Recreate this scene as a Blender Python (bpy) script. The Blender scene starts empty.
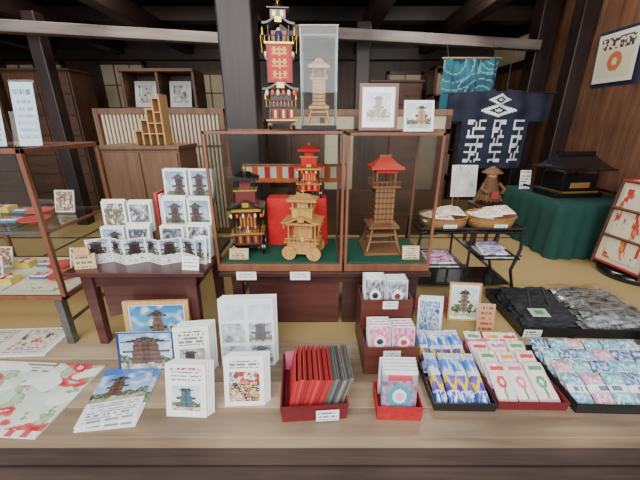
import bpy, math, random
from mathutils import Vector, Matrix, noise
random.seed(7)
R=random.random
def lin(c):
    c=c/255.0
    return c/12.92 if c<=0.04045 else ((c+0.055)/1.055)**2.4
def S(r,g,b): return (lin(r),lin(g),lin(b))
def mix(a,b,t):
    t=max(0,min(1,t)); return tuple(a[i]*(1-t)+b[i]*t for i in range(3))
def U(a,b): return a+(b-a)*R()
# ---------------------------------------------------------------- materials
def newmat(name):
    m=bpy.data.materials.new(name); m.use_nodes=True
    nt=m.node_tree; b=nt.nodes['Principled BSDF']; return m,nt,b
def plain(name,c,rough=.5,metal=0,coat=0,bump=0,bscale=60,var=.15):
    m,nt,b=newmat(name)
    tc=nt.nodes.new('ShaderNodeTexCoord'); n=nt.nodes.new('ShaderNodeTexNoise'); n.inputs['Scale'].default_value=bscale
    n.inputs['Detail'].default_value=4
    nt.links.new(tc.outputs['Object'],n.inputs['Vector'])
    r=nt.nodes.new('ShaderNodeValToRGB')
    r.color_ramp.elements[0].position=.3; r.color_ramp.elements[1].position=.7
    r.color_ramp.elements[0].color=(*[x*(1-var) for x in c],1); r.color_ramp.elements[1].color=(*[min(1,x*(1+var)) for x in c],1)
    nt.links.new(n.outputs['Fac'],r.inputs['Fac']); nt.links.new(r.outputs['Color'],b.inputs['Base Color'])
    b.inputs['Roughness'].default_value=rough; b.inputs['Metallic'].default_value=metal
    b.inputs['Coat Weight'].default_value=coat
    if bump:
        bp=nt.nodes.new('ShaderNodeBump'); bp.inputs['Strength'].default_value=bump; bp.inputs['Distance'].default_value=.004
        nt.links.new(n.outputs['Fac'],bp.inputs['Height']); nt.links.new(bp.outputs['Normal'],b.inputs['Normal'])
    return m
def wood(name,c1,c2,axis='x',rough=.45,sc=1.0,bump=.25):
    m,nt,b=newmat(name)
    tc=nt.nodes.new('ShaderNodeTexCoord'); mp=nt.nodes.new('ShaderNodeMapping')
    s={'x':(1.2,18,18),'y':(18,1.2,18),'z':(18,18,1.2)}[axis]
    mp.inputs['Scale'].default_value=tuple(q*sc for q in s)
    n=nt.nodes.new('ShaderNodeTexNoise'); n.inputs['Scale'].default_value=1.6; n.inputs['Detail'].default_value=8; n.inputs['Distortion'].default_value=.6
    n2=nt.nodes.new('ShaderNodeTexNoise'); n2.inputs['Scale'].default_value=2.2
    nt.links.new(tc.outputs['Object'],mp.inputs['Vector']); nt.links.new(mp.outputs['Vector'],n.inputs['Vector']); nt.links.new(tc.outputs['Object'],n2.inputs['Vector'])
    mx=nt.nodes.new('ShaderNodeMath'); mx.operation='MULTIPLY_ADD'; mx.inputs[1].default_value=.55
    nt.links.new(n2.outputs['Fac'],mx.inputs[0])
    m3=nt.nodes.new('ShaderNodeMath'); m3.operation='MULTIPLY'; m3.inputs[1].default_value=.5
    nt.links.new(n.outputs['Fac'],m3.inputs[0]); nt.links.new(m3.outputs[0],mx.inputs[2])
    r=nt.nodes.new('ShaderNodeValToRGB'); r.color_ramp.elements[0].position=.36; r.color_ramp.elements[1].position=.66
    r.color_ramp.elements[0].color=(*c1,1); r.color_ramp.elements[1].color=(*c2,1)
    nt.links.new(mx.outputs[0],r.inputs['Fac']); nt.links.new(r.outputs['Color'],b.inputs['Base Color'])
    b.inputs['Roughness'].default_value=rough
    bp=nt.nodes.new('ShaderNodeBump'); bp.inputs['Strength'].default_value=bump; bp.inputs['Distance'].default_value=.003
    nt.links.new(n.outputs['Fac'],bp.inputs['Height']); nt.links.new(bp.outputs['Normal'],b.inputs['Normal'])
    return m
def weave(name,c1,c2,s=(90,90,90),rough=.7):
    m,nt,b=newmat(name)
    tc=nt.nodes.new('ShaderNodeTexCoord'); mp=nt.nodes.new('ShaderNodeMapping'); mp.inputs['Scale'].default_value=s
    ch=nt.nodes.new('ShaderNodeTexChecker'); ch.inputs['Scale'].default_value=1
    ch.inputs['Color1'].default_value=(*c1,1); ch.inputs['Color2'].default_value=(*c2,1)
    nt.links.new(tc.outputs['Object'],mp.inputs['Vector']); nt.links.new(mp.outputs['Vector'],ch.inputs['Vector'])
    nt.links.new(ch.outputs['Color'],b.inputs['Base Color']); b.inputs['Roughness'].default_value=rough
    bp=nt.nodes.new('ShaderNodeBump'); bp.inputs['Strength'].default_value=.5; bp.inputs['Distance'].default_value=.003
    nt.links.new(ch.outputs['Fac'],bp.inputs['Height']); nt.links.new(bp.outputs['Normal'],b.inputs['Normal'])
    return m
def attrmat(name,rough,coat=0):
    m,nt,b=newmat(name)
    a=nt.nodes.new('ShaderNodeAttribute'); a.attribute_name='Col'
    nt.links.new(a.outputs['Color'],b.inputs['Base Color']); b.inputs['Roughness'].default_value=rough
    b.inputs['Coat Weight'].default_value=coat; b.inputs['Coat Roughness'].default_value=.08
    return m
def glassmat(name,tint,gl=.6,rough=.02,haze=0.0):
    m=bpy.data.materials.new(name); m.use_nodes=True; nt=m.node_tree; nt.nodes.remove(nt.nodes['Principled BSDF'])
    out=nt.nodes['Material Output']
    t=nt.nodes.new('ShaderNodeBsdfTransparent'); t.inputs['Color'].default_value=(*tint,1)
    g=nt.nodes.new('ShaderNodeBsdfGlossy'); g.inputs['Roughness'].default_value=rough
    lw=nt.nodes.new('ShaderNodeLayerWeight'); lw.inputs['Blend'].default_value=.12
    mu=nt.nodes.new('ShaderNodeMath'); mu.operation='MULTIPLY_ADD'; mu.inputs[1].default_value=gl; mu.inputs[2].default_value=haze
    mu.use_clamp=True
    nt.links.new(lw.outputs['Fresnel'],mu.inputs[0])
    mx=nt.nodes.new('ShaderNodeMixShader')
    nt.links.new(mu.outputs[0],mx.inputs[0]); nt.links.new(t.outputs[0],mx.inputs[1]); nt.links.new(g.outputs[0],mx.inputs[2])
    nt.links.new(mx.outputs[0],out.inputs['Surface'])
    return m
PAINT=attrmat('printed_paper',.55); GLOSS=attrmat('glossy_print',.2,.6); CLOTH=attrmat('dyed_cloth',.9)
DARKW=wood('dark_post_wood_z',S(24,15,15),S(50,36,34),'z',.45)
DARKX=wood('dark_beam_wood_x',S(26,18,17),S(56,42,38),'x',.45)
DARKY=wood('dark_beam_wood_y',S(26,18,16),S(52,38,34),'y',.45)
GREYX=wood('sheen_grey_beam_wood',S(78,70,66),S(130,121,116),'x',.5)  # pale grey puts the light reflected off the beams into their colour
WALLW=wood('wall_plank_wood',S(80,52,38),S(134,94,70),'z',.5)
BACKW=wood('back_wall_wood',S(50,34,28),S(88,62,48),'z',.5)
LEDGE=wood('ledge_plank_wood',S(128,109,86),S(190,168,138),'x',.36,.7)
LEDGE2=wood('ledge_plank_wood_dark',S(104,87,70),S(164,142,116),'x',.38,.7)
FASC=wood('ledge_fascia_wood',S(54,43,40),S(86,70,64),'x',.5)
MAHO=wood('mahogany_wood',S(56,28,28),S(92,52,48),'x',.28,1,.1)
MAHOD=wood('dark_mahogany_wood',S(40,22,22),S(70,42,38),'x',.28,1,.1)
FRAME=wood('case_frame_wood',S(92,52,36),S(138,88,62),'z',.4,1,.1)
TANSU=wood('tansu_wood',S(60,38,28),S(98,66,48),'x',.4)
BROWN=wood('brown_cupboard_wood',S(104,74,56),S(144,108,82),'z',.5)
LIGHTW=wood('light_wood',S(176,132,82),S(214,172,116),'z',.5,2)
GOLDW=wood('golden_carved_wood',S(160,108,54),S(220,168,98),'z',.4,3)
TOWERW=wood('tower_model_wood',S(100,64,40),S(146,98,62),'z',.5,3)
BOXW=wood('maroon_box_wood',S(74,34,28),S(108,58,48),'x',.4,1,.1)
GLASS=glassmat('clear_glass',(.97,.985,.98),.45)
SHOWG=glassmat('showcase_glass',(.96,.98,.975),.65,.02,.02)
ACRYL=glassmat('clear_acrylic',(.95,.965,.975),.45,.04,.015)
CELLO=glassmat('cellophane',(.95,.95,.96),.9,.1,.14)
GREEN=plain('green_felt',S(22,84,66),.95,0,0,.3,200)
GREENC=plain('green_tablecloth',S(20,66,58),.9,0,0,.3,150)
RED=plain('red_cloth',S(206,26,32),.85,0,0,.2,120)
DRED=plain('dark_red_lacquer',S(150,26,28),.35)
REDT=plain('red_tray_card',S(176,34,40),.5)
MAROON=plain('maroon_tray',S(110,30,38),.45)
BLACKL=plain('black_lacquer',S(20,19,22),.22,0,.4)
BLACKP=plain('black_plastic',S(30,30,33),.4)
BLACKB=plain('black_bag_cloth',S(30,30,34),.7,0,0,.5,90)
GOLD=plain('gold_leaf',S(220,176,74),.3,.7)
METAL=plain('grey_metal',S(120,120,122),.35,.8)
PLASTER=plain('cream_plaster',S(196,182,150),.9,0,0,.15,30,.05)
SHOJI=plain('shoji_paper',S(214,202,172),.9,0,0,.05,30,.04)
CEIL=wood('ceiling_boards',S(34,25,22),S(56,42,36),'y',.6)
WHITE=plain('white_card',S(238,238,236),.6,0,0,0,10,.03)
CREAM=plain('cream_board',S(226,214,190),.6,0,0,0,10,.04)
TATAMI=weave('tatami_rush',S(190,164,110),S(172,146,94),(60,260,1))
BASKET=weave('basket_weave',S(190,140,84),S(120,78,40),(120,120,160))
STRAW=weave('straw_weave',S(132,96,62),S(80,54,34),(90,90,110))
EARTH=plain('earthen_ground',S(90,82,74),.9,0,0,.4,12)
# ---------------------------------------------------------------- mesh builder
class MB:
    def __init__(s,name,loc=(0,0,0),rz=0):
        s.name=name;s.loc=loc;s.rz=rz;s.v=[];s.f=[];s.m=[];s.c=[];s.sm=[];s.mats=[];s.T=Matrix.Identity(4)
    def add(s,vs,fs,mat,cols=None,smooth=False):
        col=(1,1,1)
        if isinstance(mat,tuple): col=mat; mat=PAINT
        if mat not in s.mats: s.mats.append(mat)
        i=s.mats.index(mat); b=len(s.v); s.v+=[s.T@Vector(p) for p in vs]
        for k,f in enumerate(fs):
            s.f.append([b+j for j in f]); s.m.append(i); s.c.append(cols[k] if cols else col); s.sm.append(smooth)
    def box(s,x0,x1,y0,y1,z0,z1,mat):
        vs=[(x0,y0,z0),(x1,y0,z0),(x1,y1,z0),(x0,y1,z0),(x0,y0,z1),(x1,y0,z1),(x1,y1,z1),(x0,y1,z1)]
        s.add(vs,[(3,2,1,0),(4,5,6,7),(0,1,5,4),(1,2,6,5),(2,3,7,6),(3,0,4,7)],mat)
    def cb(s,x,y,z,w,d,h,mat):   # centred x,y ; base z
        s.box(x-w/2,x+w/2,y-d/2,y+d/2,z,z+h,mat)
    def slab(s,o,u,v,th,mat,func=None,nu=22,nv=28,pm=None):
        o=Vector(o);u=Vector(u);v=Vector(v);n=u.cross(v).normalized()
        b=[o,o+u,o+u+v,o+v]; bb=[p-n*th for p in b]
        vs=bb+b
        s.add([tuple(p) for p in vs],[(3,2,1,0),(4,5,6,7),(0,1,5,4),(1,2,6,5),(2,3,7,6),(3,0,4,7)],mat)
        if func: s.pr(o+n*.0006,u,v,func,nu,nv,pm or PAINT)
    def pr(s,o,u,v,func,nu,nv,mat=None,bulge=0,wr=0,mask=None,disp=None):
        o=Vector(o);u=Vector(u);v=Vector(v);n=u.cross(v).normalized(); sd=R()*50
        vs=[]
        for j in range(nv+1):
            for i in range(nu+1):
                a=i/nu;b=j/nv
                d=bulge*min(1,2.2*math.sin(math.pi*a))*min(1,2.2*math.sin(math.pi*b)) if bulge else 0
                if wr: d+=wr*noise.noise(Vector((a*5+sd,b*5,sd)))
                if disp: d+=disp(a,b)
                vs.append(tuple(o+u*a+v*b+n*d))
        fs=[];cs=[]
        for j in range(nv):
            for i in range(nu):
                a=(i+.5)/nu;b=(j+.5)/nv
                if mask and not mask(a,b): continue
                k=j*(nu+1)+i; fs.append((k,k+1,k+nu+2,k+nu+1)); cs.append(func(a,b) if callable(func) else func)
        s.add(vs,fs,mat or PAINT,cs,smooth=bool(bulge or wr or disp))
    def cyl(s,p0,p1,r,mat,seg=12,r2=None,caps=True):
        p0=Vector(p0);p1=Vector(p1);d=(p1-p0).normalized(); r2=r if r2 is None else r2
        a=Vector((0,0,1)) if abs(d.z)<.9 else Vector((1,0,0)); x=d.cross(a).normalized(); y=d.cross(x)
        vs=[]
        for p,q in((p0,r),(p1,r2)):
            for i in range(seg):
                t=2*math.pi*i/seg; vs.append(tuple(p+x*q*math.cos(t)+y*q*math.sin(t)))
        s.add(vs,[(i,(i+1)%seg,seg+(i+1)%seg,seg+i) for i in range(seg)],mat,smooth=True)
        if caps: s.add(vs,[tuple(range(seg-1,-1,-1)),tuple(range(seg,2*seg))],mat)
    def tube(s,pts,r,mat,seg=8):
        for a,b in zip(pts,pts[1:]): s.cyl(a,b,r,mat,seg)
    def loft(s,rings,mat,cap=True,smooth=False):
        n=len(rings[0]);vs=[p for r in rings for p in r];fs=[]
        for k in range(len(rings)-1):
            for i in range(n): fs.append((k*n+i,k*n+(i+1)%n,(k+1)*n+(i+1)%n,(k+1)*n+i))
        s.add(vs,fs,mat,smooth=smooth)
        if cap: s.add(vs,[tuple(range(n-1,-1,-1)),tuple(range((len(rings)-1)*n,len(rings)*n))],mat)
    def lathe(s,x,y,z,prof,mat,seg=20,sx=1,sy=1,cap=False):
        s.loft([[(x+sx*r*math.cos(2*math.pi*i/seg),y+sy*r*math.sin(2*math.pi*i/seg),z+h) for i in range(seg)] for r,h in prof],mat,cap,True)
    def roof(s,x,y,z,w,d,h,mat,k=5,ridge=.35,ov=.012):
        rs=[]
        for i in range(k+1):
            t=i/k; q=1-t; zz=z+h*(t**1.5)
            hw=(w/2)*(ridge+(1-ridge)*q); hd=(d/2)*(q*.97+.03)
            rs.append([(x-hw,y-hd,zz),(x+hw,y-hd,zz),(x+hw,y+hd,zz),(x-hw,y+hd,zz)])
        rs=[[(p[0],p[1],p[2]-ov) for p in rs[0]]]+rs
        s.loft(rs,mat)
    def arch(s,x,y,z,w,d,h,mat,th=.01):
        n=14; up=[];lo=[]
        for i in range(n+1):
            t=-1+2*i/n; zz=h*(math.exp(-(t*1.9)**2)+.12*abs(t)**3)
            up.append((x+t*w/2,zz+z)); lo.append((x+t*w/2,zz+z-th))
        pts=up+lo[::-1]; m=len(pts)
        vs=[(a,y-d/2,b) for a,b in pts]+[(a,y+d/2,b) for a,b in pts]
        fs=[(i,(i+1)%m,m+(i+1)%m,m+i) for i in range(m)]
        for i in range(n):
            fs.append((i,i+1,m-2-i,m-1-i)); fs.append((m+i,m+m-1-i,m+m-2-i,m+i+1))
        s.add(vs,fs,mat)
    def tray(s,x0,x1,y0,y1,z0,h,mat,t=.006,fl=0):
        s.box(x0,x1,y0,y1,z0,z0+t,mat)
        s.loft([[(x0,y0,z0+t),(x1,y0,z0+t),(x1,y1,z0+t),(x0,y1,z0+t)],[(x0-fl,y0-fl,z0+h),(x1+fl,y0-fl,z0+h),(x1+fl,y1+fl,z0+h),(x0-fl,y1+fl,z0+h)],
                [(x0-fl+t,y0-fl+t,z0+h),(x1+fl-t,y0-fl+t,z0+h),(x1+fl-t,y1+fl-t,z0+h),(x0-fl+t,y1+fl-t,z0+h)],[(x0+t,y0+t,z0+t),(x1-t,y0+t,z0+t),(x1-t,y1-t,z0+t),(x0+t,y1-t,z0+t)]],mat,False)
    def build(s,bevel=0):
        me=bpy.data.meshes.new(s.name); me.from_pydata([tuple(p) for p in s.v],[],s.f)
        for m in s.mats: me.materials.append(m)
        at=me.color_attributes.new('Col','FLOAT_COLOR','CORNER')
        buf=[]
        for p,c in zip(me.polygons,s.c):
            buf+= [c[0],c[1],c[2],1.0]*p.loop_total
        at.data.foreach_set('color',buf)
        me.polygons.foreach_set('material_index',s.m); me.polygons.foreach_set('use_smooth',s.sm)
        me.update()
        o=bpy.data.objects.new(s.name,me); bpy.context.scene.collection.objects.link(o)
        o.location=s.loc; o.rotation_euler=(0,0,s.rz)
        if bevel:
            b=o.modifiers.new('bevel','BEVEL'); b.width=bevel; b.segments=2; b.limit_method='ANGLE'; b.angle_limit=math.radians(50)
        return o
# ---------------------------------------------------------------- print designs
def N(a,b,c=0): return noise.noise(Vector((a,b,c)))
def tower_pic(sky=S(110,170,220),sky2=S(214,230,240),tw=S(110,80,60),gr=S(120,130,90),cx=.5,sd=0,wide=.14):
    def f(u,v):
        n=N(u*6+sd,v*6,sd); n2=N(u*19+sd,v*19,sd+4); d=abs(u-cx)
        if v<.16+.05*n: return mix(gr,S(214,206,190),.5+n+n2*.6)
        if v<.76 and d<wide*(1.25-.5*v):
            k=(.7 if d<wide*.3 else 1.0)*(.75+.35*(int(v*16)%2)+.4*n2); return tuple(x*k for x in tw)
        if .46<v<.53 and d<wide*1.7: return mix(S(60,50,46),S(120,100,90),.3+n2)
        if .76<=v<.9 and d<wide*1.9*(.92-v)/.16: return mix(S(52,44,44),S(110,100,100),.3+n2)
        if v<.36+.25*n: return mix(S(44,70,48),S(140,150,110),.4+n2*1.3)
        return mix(mix(sky2,sky,v),S(244,246,248),max(0,n*1.2))
    return f
def blobs(pal,sc=5,sd=0):
    def f(u,v):
        n=.5+.8*N(u*sc+sd,v*sc,sd*1.7)+.35*N(u*sc*3.1,v*sc*3.1+sd,sd); n=max(0,min(.999,n))*(len(pal)-1)
        i=int(n); t=n-i; t=max(0,min(1,(t-.3)/.4)); return mix(pal[i],pal[i+1],t)
    return f
def text(bg,fg,lines=10,head=None,sd=0):
    def f(u,v):
        if u<.1 or u>.9 or v<.06 or v>.94: return bg
        if head and v>.78: return head if (N(u*14+sd,5)>-.15 and .81<v<.9) else bg
        q=v*lines; 
        if q%1<.5 and N(int(u*26)*.77+sd,int(q)*3.1)>-.12: return mix(bg,fg,.8)
        return bg
    return f
def bord(f,m=.08,c=S(244,244,242),my=None,top=None):
    my=my or m; top=top if top is not None else my
    def g(u,v):
        if u<m or u>1-m or v<my or v>1-top: return c
        return f((u-m)/(1-2*m),(v-my)/(1-my-top))
    return g
def stack(fa,fb,split):
    return lambda u,v: fa(u,v/split) if v<split else fb(u,(v-split)/(1-split))
def solid(c): return lambda u,v:c
W0=S(242,242,240); INK=S(60,60,70)
def crowd(sd):
    pals=[S(230,190,160),S(190,50,50),S(50,80,140),S(236,236,230),S(40,40,46),S(220,170,70),S(70,110,80)]
    def f(u,v):
        if v>.66: return blobs([S(110,120,120),S(226,230,230),S(190,70,60),S(60,70,60)],6,sd)(u,v)
        uu=u+.04*N(u*7,v*7,sd); vv=v+.04*N(u*7,v*7,sd+5)
        i=int(uu*11+.5*(int(vv*9)%2)); j=int(vv*9); k=int((N(i*3.7+sd,j*5.3,sd)*.5+.5)*7*1.6)%7
        px=(uu*11+.5*(j%2))%1-.5; py=(vv*9)%1-.6
        if px*px+py*py<.07: return S(226,184,156)
        return mix(pals[k],S(60,60,60),.35+N(u*20,v*20)*.6)
    return f
# ================================================================= ROOM SHELL
LZ=.45
m=MB('ground'); m.box(-5,4,-3,.84,-.02,0,EARTH); m.build()
m=MB('floor'); m.box(-5,2.6,1.36,5.6,LZ-.06,LZ,TATAMI)
for x in(-4.1,-3.2,-2.3,-1.4,-.5,.4,1.3,2.2): m.box(x-.015,x+.015,1.36,5.6,LZ,LZ+.001,S(60,54,40))
for y in(2.9,): m.box(-5,2.6,y-.015,y+.015,LZ,LZ+.0012,S(60,54,40))
m.build()
m=MB('raised_floor_ledge')
ys=[.82,.945,1.085,1.22,1.36]
for i in range(4):
    m.box(-5,2.6,ys[i]+.0015,ys[i+1]-.0015,LZ-.055,LZ-(.0 if i!=1 else .0008),[LEDGE2,LEDGE,LEDGE2,LEDGE][i])
m.box(-5,2.6,.845,.875,.02,LZ-.057,FASC)
m.box(-5,2.6,.835,.845,.27,.275,DARKX)
m.build(.002)
m=MB('wall_back'); m.box(-5,2.6,5.4,5.5,LZ,2.9,BACKW); m.build()
m=MB('wall_right'); 
m.box(2.55,2.65,1.3,5.4,LZ,2.9,DARKW)
y=1.32
while y<5.3:
    w=U(.14,.2); m.box(2.535,2.55,y,y+w-.006,LZ,2.12 if y>4.2 else 2.9,WALLW); y+=w
m.box(2.53,2.548,4.3,5.3,2.22,2.5,PLASTER)
m.build(.002)
m=MB('wall_left'); m.box(-5.1,-5,1.3,5.5,LZ,2.9,BACKW); m.build()
m=MB('ceiling'); m.box(-5,2.6,.9,5.5,2.78,2.86,CEIL); m.build()
def beam(name,p0,p1,z0,z1,th,mat):
    m=MB(name,(p0[0],p0[1],0),math.atan2(p1[1]-p0[1],p1[0]-p0[0])); L=math.hypot(p1[0]-p0[0],p1[1]-p0[1])
    m.box(0,L,-th/2,th/2,z0,z1,mat); m.build(.006)
beam('trim_1',(-4.9,2.55),(-.62,3.64),2.20,2.29,.1,GREYX)
beam('trim_2',(-.35,3.22),(2.25,3.80),2.19,2.28,.1,GREYX)
m=MB('trim_4'); m.box(-5,2.53,5.3,5.4,2.35,2.5,DARKX); m.build(.006)
m=MB('ceiling_beam'); m.box(-5,2.53,2.15,2.36,2.5,2.76,DARKX); m.build(.01)
for i,x in enumerate((-3.9,-2.9,-1.9,-.5,.55,1.5)):
    m=MB('ceiling_beam'); m.box(x-.07,x+.07,2.37,5.29,2.42,2.6,DARKY); m.build(.008)
m=MB('ceiling_beam'); m.box(-5,2.53,4.4,4.58,2.605,2.76,DARKX); m.build(.01)
m=MB('support_pillar'); m.box(-.605,-.395,2.18,2.39,LZ,2.49,DARKW); m.build(.012)
m=MB('support_pillar'); m.box(2.26,2.44,3.84,4.02,LZ,2.77,DARKW); m.build(.01)
m=MB('support_pillar'); m.box(2.38,2.53,3.42,3.57,LZ,2.77,DARKW); m.build(.01)
m=MB('support_pillar'); m.box(-2.62,-2.5,3.3,3.42,LZ,2.41,DARKW); m.build(.01)
m=MB('support_pillar'); m.box(.36,.5,3.6,3.74,LZ,2.41,DARKW); m.build(.01)
def shoji(name,x0,x1,z0,z1,y=5.36):
    m=MB(name); m.box(x0,x1,y-.005,y+.005,z0,z1,SHOJI)
    for x in(x0,x1-.04): m.box(x,x+.04,y-.03,y+.02,z0,z1,TANSU)
    for z in(z0,z1-.04): m.box(x0,x1,y-.03,y+.02,z,z+.04,TANSU)
    n=int((x1-x0)/.2)
    for i in range(1,n): xx=x0+(x1-x0)*i/n; m.box(xx-.006,xx+.006,y-.02,y,z0,z1,TANSU)
    for i in range(1,6): zz=z0+(z1-z0)*i/6; m.box(x0,x1,y-.02,y,zz-.006,zz+.006,TANSU)
    m.build()
shoji('door_1',-3.3,-2.6,LZ,2.33); shoji('door_2',1.0,1.55,LZ,2.2); shoji('window_1',-4.7,-3.8,1.5,2.33)
shoji('door_4',-1.9,-1.4,LZ,2.2)
# ================================================================= BACKGROUND FURNITURE
def chest(name,x0,x1,y0,y1,z0,z1,rows,cols,mat=TANSU):
    m=MB(name); m.box(x0,x1,y0+.02,y1,z0,z1,mat)
    for j in range(rows):
        for i in range(cols):
            a=x0+.015+(x1-x0-.03)*i/cols;b=x0+.015+(x1-x0-.03)*(i+1)/cols
            c=z0+.015+(z1-z0-.03)*j/rows;d=z0+.015+(z1-z0-.03)*(j+1)/rows
            m.box(a+.006,b-.006,y0,y0+.02,c+.006,d-.006,mat)
            m.tube([((a+b)/2-.04,y0-.002,(c+d)/2),((a+b)/2-.03,y0-.02,(c+d)/2-.012),((a+b)/2+.03,y0-.02,(c+d)/2-.012),((a+b)/2+.04,y0-.002,(c+d)/2)],.004,METAL)
    m.box(x0-.02,x1+.02,y0-.01,y1,z1,z1+.025,mat); m.build(.004)
chest('chest_of_drawers',-3.5,-2.75,3.9,4.3,LZ,2.02,7,2)
chest('chest_of_drawers',-4.6,-3.6,3.9,4.3,LZ,1.9,6,2)
chest('chest_of_drawers',-1.15,-.7,4.2,4.55,LZ,1.5,5,1)
chest('chest_of_drawers',.62,1.25,4.3,4.7,LZ,1.95,6,2)
m=MB('open_bookshelf'); x0,x1,y0,y1=1.45,2.2,4.5,4.8
m.box(x0,x1,y1-.02,y1,LZ,2.15,TANSU)
for x in(x0,(x0+x1)/2-.01,x1-.02): m.box(x,x+.02,y0,y1-.02,LZ,2.15,TANSU)
for k in range(6):
    z=LZ+.34*k-(.02 if k==5 else 0); m.box(x0,x1,y0,y1-.02,z,z+.02,TANSU)
    if k<5:
        x=x0+.03
        while x<x1-.06:
            w=U(.02,.04); h=U(.18,.27)
            if abs(x-(x0+x1)/2)>.06: m.box(x,x+w,y0+.05,y1-.06,z+.021,z+.021+h,[S(120,80,60),S(60,70,80),S(160,150,130),S(90,40,36)][int(R()*4)])
            x+=w+.004
m.build()
m=MB('glass_door_cabinet'); x0,x1,y0,y1=-2.15,-1.35,3.8,4.15
m.box(x0,x1,y0+.02,y1,LZ,1.65,TANSU); m.box(x0,x1,y1-.02,y1,1.65,2.0,TANSU)
for x in(x0,-1.77,x1-.03): m.box(x,x+.03,y0+.02,y1,1.65,2.0,TANSU)
m.box(x0,x1,y0,y1,2.0,2.03,TANSU)
for cx in(-1.95,-1.56): m.slab((cx-.12,y0+.1,1.652),(.24,0,0),(0,.06,.27),.012,TANSU,bord(blobs([S(70,70,70),S(150,150,150),S(190,190,185)],6,cx),.15,S(190,190,186)),12,12)
m.build(.003)
def lattice(name,x0,x1,y,z1,slat=.035):
    m=MB(name)
    m.box(x0,x1,y-.02,y+.02,z1-.05,z1,BROWN); m.box(x0,x1,y-.02,y+.02,LZ,LZ+.06,BROWN)
    for x in(x0,(x0+x1)/2-.02,x1-.04): m.box(x,x+.04,y-.025,y+.025,LZ,z1,BROWN)
    m.box(x0+.04,x1-.04,y+.008,y+.014,LZ+.06,z1-.05,BROWN)
    x=x0+.06
    while x<x1-.06: m.box(x,x+.018,y-.01,y+.006,LZ+.06,z1-.05,CREAM); x+=slat
    m.box(x0,x1,y-.018,y+.018,1.28,1.30,BROWN)
    m.build()
lattice('lattice_screen',-2.0,-.85,3.05,1.61)
m=MB('lattice_screen'); x0,x1,y=-.3,1.15,3.0
m.box(x0,x1,y-.02,y+.02,1.55,1.6,BROWN); m.box(x0,x1,y-.02,y+.02,LZ,.9,TANSU)
for x in(x0,.0,.3,.62,x1-.04): m.box(x,x+.04,y-.02,y+.02,.9,1.55,TANSU)
m.box(x0,x1,y+.01,y+.016,1.44,1.55,SHOJI); m.box(x0,x1,y-.02,y+.02,1.40,1.44,BROWN); m.box(.04,.30,y+.01,y+.016,.9,1.40,SHOJI); m.box(.66,1.1,y+.01,y+.016,.9,1.40,TANSU); m.box(-.27,0,y+.01,y+.016,.9,1.4,TANSU); m.box(.34,.62,y+.01,y+.016,.9,1.4,BACKW)
m.build()
m=MB('storage_cupboard'); x0,x1,y0,y1=-1.52,-.98,2.28,2.62
m.box(x0,x1,y0+.015,y1,LZ,1.32,BROWN); m.box(x0-.015,x1+.015,y0-.01,y1,1.32,1.345,BROWN)
for a,b in((x0+.01,-1.255),(-1.245,x1-.01)):
    m.box(a,b,y0,y0+.015,LZ+.04,1.30,BROWN)
m.cyl((-1.27,y0-.015,.95),(-1.27,y0,.95),.012,METAL); m.cyl((-1.23,y0-.015,.95),(-1.23,y0,.95),.012,METAL); m.build(.004)
m=MB('wooden_step_rack',(-1.20,2.42,1.346))
for i in range(4):
    h=.10+.07*i; x=-.1+.05*i
    m.box(x,x+.012,-.06,.06,0,h,LIGHTW); m.box(x+.012,x+.05,-.06,.06,h-.012,h,LIGHTW)
    for k in range(1,1+i): m.box(x+.012,x+.05,-.06,.06,.07*k,.07*k+.008,LIGHTW)
m.box(.1,.112,-.06,.06,0,.33,LIGHTW); m.box(-.1,.1,.05,.06,0,.1,LIGHTW); m.build(.001)
def foldcloth(a,b): return .02*math.sin(a*16)+.01*math.sin(a*41+b*3)
def teal(u,v):
    c=mix(S(16,60,78),S(32,96,112),.5+N(u*3,v*3))
    for (cx,cy,r0) in((.2,.9,.5),(.75,.3,.45),(.9,1.0,.3)):
        r=math.hypot(u-cx,v-cy)
        if abs(r-r0)<.012 or abs(r-r0*.7)<.012 or abs(r-r0*.4)<.012: return S(90,130,140)
    return c
m=MB('teal_noren_cloth'); m.pr((1.17,3.42,1.60),(.52,0,0),(0,0,.46),teal,44,36,CLOTH,disp=foldcloth)
m.cyl((1.15,3.42,2.06),(1.71,3.42,2.06),.01,BROWN)
for x in (1.21,1.65): m.tube([(x,3.42,2.06),(x,3.5,2.19)],.003,BLACKP)
m.build()
def happi_mask(u,v):
    if v>.60:
        if abs(u-.5)<.07 and v>.97: return False
        return v<1-.16*abs(u-.5)
    return .16<u<.82
def happi(u,v):
    navy=mix(S(20,25,44),S(30,36,58),.5+N(u*8,v*8)); wh=S(224,228,232)
    x=(u-.5)
    if .64<v<.97 and abs(x)<.2:
        X=abs(x)/.18; Y=(v-.80)/.15
        for (cx,cy,w,h) in((0,.45,.6,.5),(0,-.4,1.0,.56)):
            d=abs(X-cx)/w+abs(Y-cy)/h
            if .55<d<1.0: return wh
            if d<.26: return wh
        return navy
    if .08<v<.62 and abs(x)<.28:
        p=(u*15)%1; q=(v*10)%1; i=int(u*15);j=int(v*10); h=(i*7+j*13)%5
        if i in(6,9): return navy
        e=.3
        if h in(0,1) and (p<e): return wh
        if h in(0,2,3) and (q<e): return wh
        if h==4 and (p<e or q<e): return wh
        if h==1 and q>1-e: return wh
        if h==3 and abs(p-.5)<.15: return wh
        return navy
    return navy
HX=1.215;HW=.97
m=MB('festival_happi_coat'); m.pr((HX,3.28,1.06),(HW,0,0),(0,0,.73),happi,120,88,CLOTH,mask=happi_mask,disp=lambda a,b:.014*math.sin(a*30)+.01*N(a*6,b*6))
m.pr((HX,3.32,1.06),(HW,0,0),(0,0,.73),solid(S(22,27,46)),40,32,CLOTH,mask=happi_mask,disp=lambda a,b:.010*math.sin(a*30))
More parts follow.
